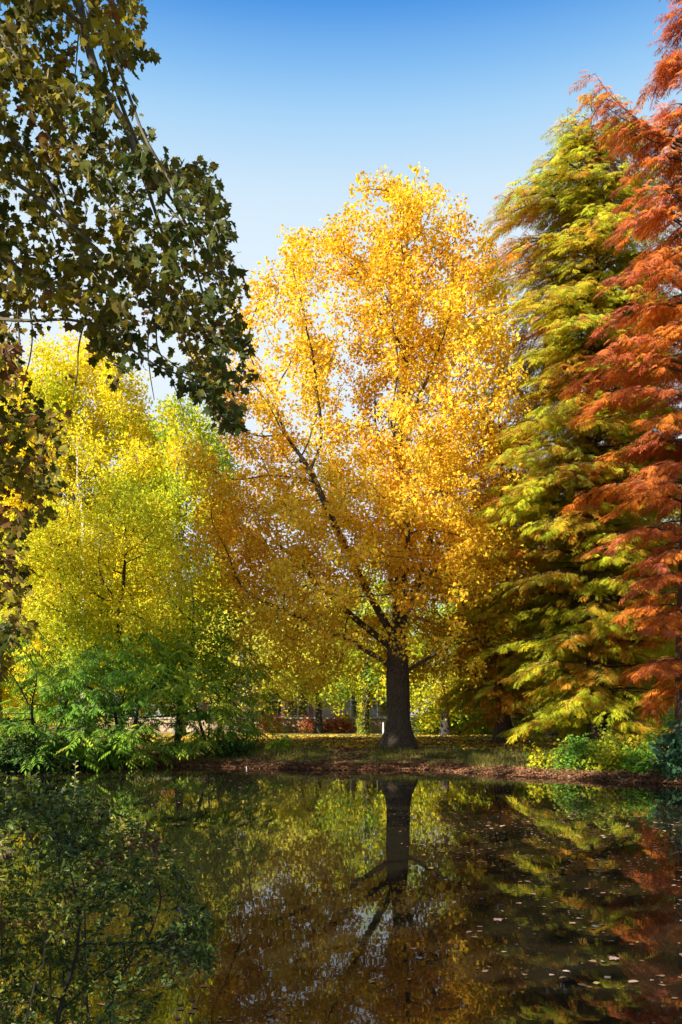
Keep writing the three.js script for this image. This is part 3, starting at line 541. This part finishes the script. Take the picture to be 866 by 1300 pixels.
{
  const at = (x, d) => { const p = px(x, 900, d); return [p.x, p.z]; };
  const L = [ // x px, depth, R, h, palette, label
    [700, 26.6, .8, .8, 'yellowGreen', 'small yellow-green bush on the leafy bank, farthest from the broad-leaved shrub'], [735, 25.8, .8, 1.0, 'green', 'green bush on the bank left of the straight cypress trunk'],
    [775, 25.2, .8, 1.05, 'yellowGreen', 'yellow-green bush on the bank below the straight cypress trunk'], [812, 24.6, .8, 1.0, 'green', 'green bush at the waterline between the yellow-green bush and the broad-leaved shrub'],
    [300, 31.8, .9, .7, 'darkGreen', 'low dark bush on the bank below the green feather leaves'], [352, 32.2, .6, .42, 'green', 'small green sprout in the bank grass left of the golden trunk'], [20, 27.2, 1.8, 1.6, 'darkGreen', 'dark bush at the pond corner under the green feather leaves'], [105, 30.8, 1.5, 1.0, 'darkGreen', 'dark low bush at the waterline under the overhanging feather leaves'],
  ];
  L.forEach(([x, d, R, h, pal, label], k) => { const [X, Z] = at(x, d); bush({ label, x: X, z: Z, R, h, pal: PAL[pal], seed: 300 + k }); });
  let [X, Z] = at(868, 23.6); bush({ name: 'broad_leaved_shrub', label: 'blue-green broad-leaved shrub at the waterline under the red cypress', x: X, z: Z, R: 1.0, h: 1.35, pal: [[.03, .09, .035], [.05, .13, .05], [.08, .16, .05]], seed: 320, clumps: clBroad, mat: M.gloss, n: 220 });
  [[400, 'reddish shrub against the terrace wall, left of the ivy-wrapped trunk'], [432, 'reddish shrub against the terrace wall beside the ivy-wrapped trunk'], [345, 'brown-leaved shrub against the terrace wall farthest from the golden trunk']].forEach(([x, label], k) => { const [a, b] = at(x, 56.6); bush({ name: 'wall_shrub', label, x: a, z: b, R: 1.1, h: 1.1, pal: [[.4, .1, .05], [.5, .2, .06], [.45, .3, .05]], seed: 340 + k, n: 120, size: 1.4 }); });
  [[560, 'yellow-green shrub on the lawn edge right of the golden trunk'], [600, 'green shrub on the lawn edge beside the buttressed cypress'], [690, 'dull green shrub far behind the yellow-green cypress'], [765, 'dull green shrub far behind the straight cypress trunk'], [838, 'dull green shrub far behind the red cypress']].forEach(([x, label], k) => { const [a, b] = at(x, 50); bush({ name: 'lawn_shrub', label, x: a, z: b, R: 1.6, h: 1.6, pal: k ? PAL.green : PAL.yellowGreen, seed: 350 + k, n: 200, size: 1.6 }); });
}
// ------------------------------------------------------------------ plane tree reaching over the pond from the near left
const plGeo = [1, 2, 3, 4, 5, 6].map(s => planeLeafGeo(400 + s));
{
  const base = onGround(-9.6, -10.2); base.y -= .15;
  const o = thing('plane_tree', 'large plane tree hanging dark lobed leaves over the pond in the foreground', 'tree', base);
  const edge = [[-60, -80], [172, -80], [172, 0], [192, 40], [178, 85], [150, 95], [118, 75], [112, 125], [146, 140], [152, 158], [200, 170], [206, 205], [240, 222], [258, 195], [280, 225], [276, 262], [300, 285], [312, 340], [314, 420], [310, 520], [290, 556], [262, 520], [240, 500], [222, 440], [196, 400], [168, 420], [140, 468], [110, 420], [80, 390], [52, 372], [20, 380], [6, 398], [18, 470], [44, 500], [72, 520], [92, 575], [70, 640], [48, 720], [30, 790], [10, 850], [-60, 870]];
  const inside = (x, y) => { let c = false; for (let i = 0, j = edge.length - 1; i < edge.length; j = i++) { const [ax, ay] = edge[j], [bx, by] = edge[i]; if ((ay > y) !== (by > y) && x < (bx - ax) * (y - ay) / (by - ay) + ax) c = !c; } return c; };
  const r = rng(401), trg = [];
  let guard = 0;
  while (trg.length < 2000 && guard++ < 60000) { const x = -60 + r() * 380, y = -80 + r() * 950, d = 10.2 + r() * 3.6; if (!inside(x, y) || (y > 480 && x < 110 && r() < .45)) continue; const p = px(x, y, d); if (noise(p.x * 1.3, p.y * 1.3, p.z * 1.3) < .30) continue; trg.push(p.sub(base)); }
  // the rest of the crown, above and beside the view
  guard = 0; let c = 0;
  while (c < 520 && guard++ < 20000) { const u = rdir(r).multiplyScalar(Math.pow(r(), .4)), p = V(-10 + u.x * 7.5, 16.5 + u.y * 10, -9.4 + u.z * 7.2); const X = pixX(p), Y = pixY(p); if (p.z > -.5 || (X > -70 && X < 1000 && p.z < 0 && Y > -90)) continue; if (p.y < 8) continue; trg.push(p.sub(base)); c++; }
  const trunk = line(V(), V(.5, 7, 0), 16, .08, 41), limb = (a, b, n, s) => line(a, b, n, .14, s).slice(1);
  const sk = grow({ roots: [trunk, curve([[.45, 6.4, 0], [2.4, 10.2, -.4], [4.4, 12.6, -1.2], [5.6, 12.5, -1.8]], 22), curve([[.5, 7, 0], [2.6, 12.6, .2], [5.6, 13.8, -.2]], 18)], targets: trg, step: .22, kill: .30, seed: 402, wander: .3, iter: 160 });
  thicken(sk, .25, .0045, 1);
  part('trunk', wood(sk, { minR: .0055, wob: flare(1.2, .5, 4), sidesMax: 14 }), M.barkPlane, o);
  // bare hanging twigs
  const leafSpots = [];
  const hang = (pts, d, th) => { const P = []; pts.forEach(([x, y], k) => P.push(px(x, y, d).sub(base))); const q = new THREE.CatmullRomCurve3(P).getPoints(pts.length * 5); const tw = new Geo(); tw.tube(q, q.map((_, k) => th * (1 - .6 * k / q.length)), 4); part('hanging_twig', tw.build(false), M.barkPlane, o); for (let k = 6; k < q.length; k += 3) if (r() < .3) leafSpots.push(q[k]); };
  hang([[40, 330], [37, 372], [24, 400], [25, 440], [20, 480], [16, 512]], 11.4, .016); hang([[37, 385], [41, 420], [38, 455], [30, 485], [26, 515]], 11.4, .013); hang([[115, 350], [110, 395], [100, 440], [98, 475], [92, 505]], 11.6, .014);
  hang([[178, 380], [196, 400], [200, 440], [214, 470], [232, 520]], 11.2, .014); hang([[196, 395], [188, 430], [190, 470], [196, 508]], 11.2, .011); hang([[205, 385], [228, 420], [250, 470], [270, 520], [284, 545]], 11.8, .016);
  // leaves: those that show largest as single parts, the rest joined
  const lit = [], rest = plGeo.map(() => new Inst()), mats = PAL.plane.map(c => { const m = M.leaf.clone(); m.color.setRGB(...c); return m; });
  const spots = []; for (let k = 0; k < sk.P.length; k++) if (sk.rad[k] < .02) spots.push([sk.P[k], sk.kids[k].length ? 7 : 14, k]); leafSpots.forEach(p => spots.push([p, 1, -1]));
  for (const [q, cnt] of spots) {
    const w = q.clone().add(base), X = w.z < -1 ? pixX(w) : -999, Y = w.z < -1 ? pixY(w) : -999, view = X > -20 && X < 330 && Y > -20 && Y < 870;
    const m = view ? cnt : Math.ceil(cnt * .42);
    for (let k = 0; k < m; k++) {
      const p = q.clone().add(rdir(r).multiplyScalar(.19 * Math.sqrt(r()))), d = rdir(r); d.y = d.y * .5 - .55; const up = rdir(r); up.y += .6;
      const s = (view ? .115 : .26) * (.5 + r() * .95), nn = fbm(w.x * .8 + 5, w.y * .8, w.z * .8);
      const col = pick(PAL.plane, nn, r, .25);
      lit.push({ p, d, up, s, col, view, near: s / Math.max(1, -w.z) });
    }
  }
  const order = lit.filter(l => l.view).sort((a, b) => b.near - a.near), own = new Set(order.slice(0, 300));
  for (const l of lit) {
    if (!own.has(l)) { rest[Math.floor(r() * 6)].add(l.p, l.d, l.up, l.s, l.col); continue; }
    const k = Math.floor(r() * 6), t = new Inst(); t.add(l.p, l.d, l.up, l.s, l.col); let best = 0, bd = 9; PAL.plane.forEach((c, i) => { const dd = Math.hypot(c[0] - l.col[0], c[1] - l.col[1]); if (dd < bd) { bd = dd; best = i; } });
    const me = part('leaf', plGeo[k], mats[best], o); t.m[0].decompose(me.position, me.quaternion, me.scale);
  }
  rest.forEach((i, k) => i.build('foliage', plGeo[k], M.leaf, o));
  // seed balls on thin stalks
  const ball = new THREE.IcosahedronGeometry(.022, 1), bm = new THREE.MeshStandardMaterial({ color: new THREE.Color().setRGB(.06, .035, .02), roughness: 1 });
  const tips = sk.P.map((p, k) => k).filter(k => !sk.kids[k].length && (w => w.z < -1 && pixX(w) > 60 && pixX(w) < 320 && pixY(w) < 560)(sk.P[k].clone().add(base)));
  for (let k = 0; k < 40; k++) { const q = sk.P[tips[Math.floor(r() * tips.length)]], l = .06 + r() * .12, m = part('seed_ball', ball, bm, o); m.position.copy(q).add(V((r() - .5) * .06, -l, (r() - .5) * .06)); const g = new Geo(); g.tube([q, m.position], [.002, .002], 3); part('stalk', g.build(false), M.barkPlane, m).position.copy(m.position).negate(); }
  console.log('plane leaves', lit.length, 'in view', order.length);
}
// ------------------------------------------------------------------ tall tree farther along the left bank, beyond the view: it shades the lower part of the far bank
{
  for (const [x, z, seed, label] of [[-20, -18.9, 61, 'tall spreading tree on the left bank, farther from the plane tree, outside the view'], [-21, -13, 63, 'tall spreading tree on the left bank beside the plane tree, outside the view']]) { const at = onGround(x, z); at.y -= .1; broadleaf({ name: 'bank_tree', label, at, seed, n: 900, prof: [[12.5, 3, 3, 3], [14.5, 4.8, 4.8, 4.4], [19, 4.8, 4.8, 4.4], [21.5, 3, 3, 3], [23.5, 1, 1, 1]], baseR: .5, trunk: line(V(), V(.2, 12, 0), 14, .1, 62), pal: PAL.yellowGreen, clumps: clBack, size: 1.8, per: 1.7, spread: 1.1, kill: 1.1, step: .7, minR: .03 }); }
}
// ------------------------------------------------------------------ tree behind the near bank: keeps the foreground shrub in shade
{
  const at = onGround(-8.5, 4.5); at.y -= .1;
  broadleaf({ name: 'near_bank_tree', label: 'broad tree on the near bank behind the photographer, outside the view', at, seed: 66, n: 380, prof: [[3.5, 4, 4, 4], [6, 6, 6.5, 6], [13, 6, 6.5, 6], [18, 1.5, 1.5, 1.5]], baseR: .4, trunk: line(V(), V(.2, 8, 0), 14, .1, 67), pal: PAL.green, clumps: clBack, size: 1.6, per: 1.6, spread: 1.1, kill: 1.2, step: .7, minR: .03 });
}
// ------------------------------------------------------------------ foreground shrub
const ov = [1, 2, 3].map(s => ovateGeo(500 + s, 1, .28 + s * .05));
{
  const c = onGround(-1.75, -4.75), base = V(c.x, c.y - .05, c.z), r = rng(501);
  const o = thing('foreground_shrub', 'dark tangled shrub with small green leaves on the near bank', 'shrub', base);
  const top = x => { const e = [[-60, 985], [0, 988], [60, 990], [110, 1005], [150, 1030], [200, 1062], [240, 1110], [262, 1170], [270, 1200]]; for (let k = 0; k < e.length - 1; k++) if (x <= e[k + 1][0]) return lerp(e[k][1], e[k + 1][1], (x - e[k][0]) / (e[k + 1][0] - e[k][0])); return 1210; };
  const trg = []; let g = 0;
  while (trg.length < 2300 && g++ < 90000) { const x = -70 + r() * 340, y = top(x) + Math.pow(r(), 1.2) * 330, d = 3.7 + r() * 1.5; if (x > 200 && y > 1240) continue; const p = px(x, y, d); if (noise(p.x * 3, p.y * 3, p.z * 3) < .45) continue; trg.push(p.sub(base)); }
  const roots = []; for (let k = 0; k < 12; k++) { const x = -.8 + r() * 1.35, z = -.2 + r() * .8; const y = groundY(base.x + x, base.z + z) - base.y - .03; roots.push(line(V(x, y, z), V(x + (r() - .5) * .3, y + .45, z + (r() - .5) * .2), 6, .03, 510 + k)); }
  const sk = thicken(grow({ roots, targets: trg, step: .05, kill: .075, seed: 502, wander: .35 }), .012, .0014, 1);
  part('stems', wood(sk, { minR: .0012 }), M.barkDark, o);
  const pal = [[.022, .04, .006], [.042, .072, .007], [.08, .11, .009], [.21, .22, .016], [.11, .05, .017]], mats = pal.map(q => { const m = M.gloss.clone(); m.color.setRGB(...q); return m; });
  const all = [];
  for (let k = 0; k < sk.P.length; k++) { if (sk.rad[k] > .005) continue; const m = sk.kids[k].length ? 12 : 20; for (let q = 0; q < m; q++) { const d = rdir(r); d.y = d.y * .7 + .1; const up = rdir(r); up.y += .7; all.push({ p: sk.P[k].clone().add(rdir(r).multiplyScalar(.05 * r())), d, up, s: .029 * (.4 + r() * 1.3), col: pick(pal, fbm(sk.P[k].x * 2.5, sk.P[k].y * 2.5, sk.P[k].z * 2.5), r, .2) }); } }
  // upright sprigs that stand above the rest
  const twigMat = bark(.2, .15, .1);
  for (const [x, y, y0, d] of [[96, 966, 1010, 4.6], [46, 982, 1020, 4.5], [140, 1026, 1120, 4.4], [8, 990, 1040, 4.2], [70, 1000, 1060, 4.1], [195, 1050, 1130, 4.5]]) {
    const a = px(x - 6, y0 + 40, d).sub(base), b = px(x, y, d).sub(base), sg = new Geo(); sg.tube([a, a.clone().lerp(b, .5).add(V(.01, 0, 0)), b], [.004, .003, .0015], 4); part('sprig', sg.build(false), twigMat, o);
    for (let k = 0; k < 14; k++) { const t = .3 + .7 * k / 13 + (r() - .5) * .04, dir = V((k % 2 ? .9 : -.9) * (.5 + r()), .5 + r() * .5, (r() - .5) * 1.6); all.push({ p: a.clone().lerp(b, t), d: dir, up: V((r() - .5) * .8, .6, .6), s: .036 * (1.2 - t * .6) * (.7 + r() * .5), col: pal[1 + Math.floor(r() * 3)] }); }
  }
  const bare = pts => { const g2 = new Geo(); g2.tube(...pts); part('sprig', g2.build(false), twigMat, o); };
  bare([[px(30, 1310, 3.9), px(44, 1250, 3.9), px(55, 1225, 3.95), px(57, 1195, 4)].map(p => p.sub(base)), [.005, .0045, .004, .0025], 5]); bare([[px(232, 1310, 4.2), px(240, 1290, 4.2), px(253, 1262, 4.2)].map(p => p.sub(base)), [.0025, .002, .001], 4]);
  const near = all.slice().sort((a, b) => b.s - a.s), own = new Set(near.slice(0, 300)), rest = ov.map(() => new Inst());
  for (const l of all) { if (!own.has(l)) { rest[Math.floor(r() * 3)].add(l.p, l.d, l.up, l.s, l.col); continue; } const t = new Inst(); t.add(l.p, l.d, l.up, l.s, l.col); let best = 0, bd = 9; pal.forEach((q, i) => { const dd = Math.hypot(q[0] - l.col[0], q[1] - l.col[1]); if (dd < bd) { bd = dd; best = i; } }); const me = part('leaf', ov[Math.floor(r() * 3)], mats[best], o); t.m[0].decompose(me.position, me.quaternion, me.scale); }
  rest.forEach((i, k) => i.build('foliage', ov[k], M.gloss, o));
  // dead plane leaves caught in the shrub
  const dm = new THREE.MeshPhysicalMaterial({ color: new THREE.Color().setRGB(.13, .06, .042), roughness: .8, transmission: .2, thickness: 0, side: THREE.DoubleSide });
  [[4, 1062, 3.9, .13, 'pinkish-brown dead star-shaped leaf caught at the shrub\'s edge'], [124, 1092, 4.1, .06, 'curled brown dead leaf hanging in the middle of the shrub'], [212, 1182, 4.1, .075, 'dark brown dead leaf hanging low at the shrub\'s water side'], [228, 1152, 4.2, .055, 'small orange-brown dead leaf at the shrub\'s water side'], [38, 1058, 3.9, .05, 'small tan dead leaf beside the star-shaped one']].forEach(([x, y, d, s, label], k) => { const m = part(numbered('dead_leaf'), plGeo[k % 4], dm, scene); m.position.copy(px(x, y, d)); m.scale.setScalar(s); m.rotation.set(-.3 + k * .4, .4 - k * .5, 2.8 + k * .7); m.userData = { label, category: 'leaf' }; });
  console.log('shrub leaves', all.length);
}
// ------------------------------------------------------------------ leaves on the water, litter and grass
{
  const r = rng(601), kinds = [['tan', [.38, .26, .17]], ['brown', [.20, .10, .055]], ['yellow', [.44, .30, .07]], ['pinkish', [.36, .22, .17]]], mats = kinds.map(([, c]) => new THREE.MeshStandardMaterial({ color: new THREE.Color().setRGB(...c), roughness: .7, side: THREE.DoubleSide }));
  const shapes = [1, 2, 3].map(s => { const g = planeLeafGeo(620 + s).clone(); g.deleteAttribute('color'); g.rotateX(-Math.PI / 2); g.translate(0, .06, .3); return g; }).concat([1, 2].map(s => { const g = ovateGeo(630 + s, 1, .6).clone(); g.deleteAttribute('color'); g.rotateX(-Math.PI / 2); g.translate(0, .05, .3); return g; }));
  const density = (x, z) => { const X = CX + x / -z * F; return .12 + .9 * sstep(420, 760, X) + .25 * sstep(330, 180, X) ; };
  let k = 0, g = 0;
  while (k < 240 && g++ < 20000) {
    const d = 5.9 + Math.pow(r(), 1.0) * 16, x = (r() * 900 - 20 - CX) / F * d, z = -d; if (shoreDist(x, z) > -.4 || r() > density(x, z) || fbm(x * .8, z * .3, 9) < .52) continue;
    const c = r() < .4 ? 0 : r() < .5 ? 3 : r() < .6 ? 1 : 2, m = part(numbered('floating_leaf'), shapes[Math.floor(r() * 5)], mats[c], scene);
    m.position.set(x, .004, z); m.rotation.y = r() * 6.28; const s = .032 + r() * r() * .08; m.scale.set(s, s * .5, s); m.userData = { label: kinds[c][0] + ' fallen leaf floating flat on the dark pond', category: 'leaf', group: kinds[c][0] + ' leaves floating on the pond' }; k++;
  }
  // tiny floating scraps
  const sc = new Inst(); g = 0;
  const scrap = (() => { const q = new Geo(); q.tri(V(-.5, 0, -.2), V(0, 0, .35), V(.5, 0, 0)); q.tri(V(-.5, 0, -.2), V(.5, 0, 0), V(.1, 0, -.45)); return q.build(); })();
  while (sc.m.length < 5200 && g++ < 120000) { const d = 5 + Math.pow(r(), .8) * 24, x = (r() * 900 - 20 - CX) / F * d, z = -d; if (shoreDist(x, z) > -.1) continue; const nearS = sstep(-2.2, -.2, shoreDist(x, z)); if (r() > (.1 + .5 * density(x, z)) * sstep(3, 13, d) + nearS || fbm(x * .7, z * .4, 9) < .45 - nearS * .2) continue; sc.add(V(x, .004, z), V(0, 1, 0), V(Math.cos(r() * 6), 0, Math.sin(r() * 6)), (.015 + r() * r() * .07), pick(PAL.brown, r(), r, .4)); }
  const so = sc.build('floating_scraps', scrap, M.litter, scene); so.userData = { kind: 'stuff', label: 'tiny leaf scraps drifting on the pond', category: 'leaf scraps' };
  // litter on the banks and the lawn
  const li = [new Inst(), new Inst()], lg = [1, 2].map(s => { const q = new Geo(), rr = rng(650 + s); for (let i = 0; i < 5; i++) { const b = .7 + rr() * .7; q.col = [b, b * (.9 + rr() * .2), b]; const a = rr() * 6.28; leafInto(q, V((rr() - .5) * .3, .01 + rr() * .035, (rr() - .5) * .3), V(Math.cos(a), (rr() - .5) * .5, Math.sin(a)), V((rr() - .5) * .8, 1, (rr() - .5) * .8), .09 + rr() * .05, .07, .3, .2); } return q.build(); });
  g = 0;
  while (li[0].m.length + li[1].m.length < 16000 && g++ < 200000) { const x = -13 + r() * 27, z = -22 - r() * 26, s = shoreDist(x, z); if (s < .05 || Math.abs(x) > -z * .42 + 1) continue; if (r() > (s < .85 ? .9 : Math.hypot(x - 2.1, z + 33) < 2.2 ? .5 : s < 2.4 ? .3 : .07)) continue; li[s < 2.4 ? 0 : 1].add(V(x, groundY(x, z) + .005, z), V(0, 1, 0).add(rdir(r).multiplyScalar(.15)), rdir(r), .8 + r() * .5, pick(s > 4 && r() < .6 ? PAL.gold : PAL.brown, r(), r, .3)); }
  li.forEach((i, k) => { const m = i.build(numbered('leaf_litter'), lg[k], M.litter, scene); m.userData = { kind: 'stuff', label: k ? 'brown fallen leaves scattered over the lawn' : 'brown fallen leaves covering the far bank', category: 'leaf litter' }; });
  // grass
  const gi = [new Inst(), new Inst()], gg = [1, 2].map(s => { const q = new Geo(), rr = rng(670 + s); for (let i = 0; i < 9; i++) { const a = rr() * 6.28, l = .06 + rr() * .12, p = V((rr() - .5) * .22, -.01, (rr() - .5) * .22), b = .75 + rr() * .5; q.col = [b, b, b]; q.tri(p, p.clone().add(V(.012 * Math.cos(a + 1.5), 0, .012 * Math.sin(a + 1.5))), p.clone().add(V(Math.cos(a) * l * .5, l, Math.sin(a) * l * .5))); } return q.build(); });
  g = 0;
  while (gi[0].m.length + gi[1].m.length < 26000 && g++ < 300000) { const x = -16 + r() * 34, z = -24 - r() * 24, s = shoreDist(x, z); if (s < .62 + (noise(x * .8, z * .8, 21) - .5) * .8 || Math.abs(x) > -z * .42 + 1) continue; const nn = fbm(x * .6, z * .6, 3); if (nn < .38 || r() > (s < 3.5 ? .7 : .45)) continue; gi[s < 5 ? 0 : 1].add(V(x, groundY(x, z), z), V(0, 1, 0).add(rdir(r).multiplyScalar(.2)), rdir(r), (s < 5 ? 1.15 : .7) * (.6 + r() * .8) * (nn > .6 && s < 5 ? 1.3 : .8), pick([[.04, .085, .012], [.07, .12, .014], [.12, .14, .016], [.22, .19, .025]], nn, r)); }
  gi.forEach((i, k) => { const m = i.build(numbered('grass'), gg[k], M.litter, scene); m.userData = { kind: 'stuff', label: k ? 'yellowing lawn grass behind the golden tree' : 'green grass along the far bank', category: 'grass' }; });
}
console.log(JSON.stringify(COUNT));
renderer.render(scene, camera);
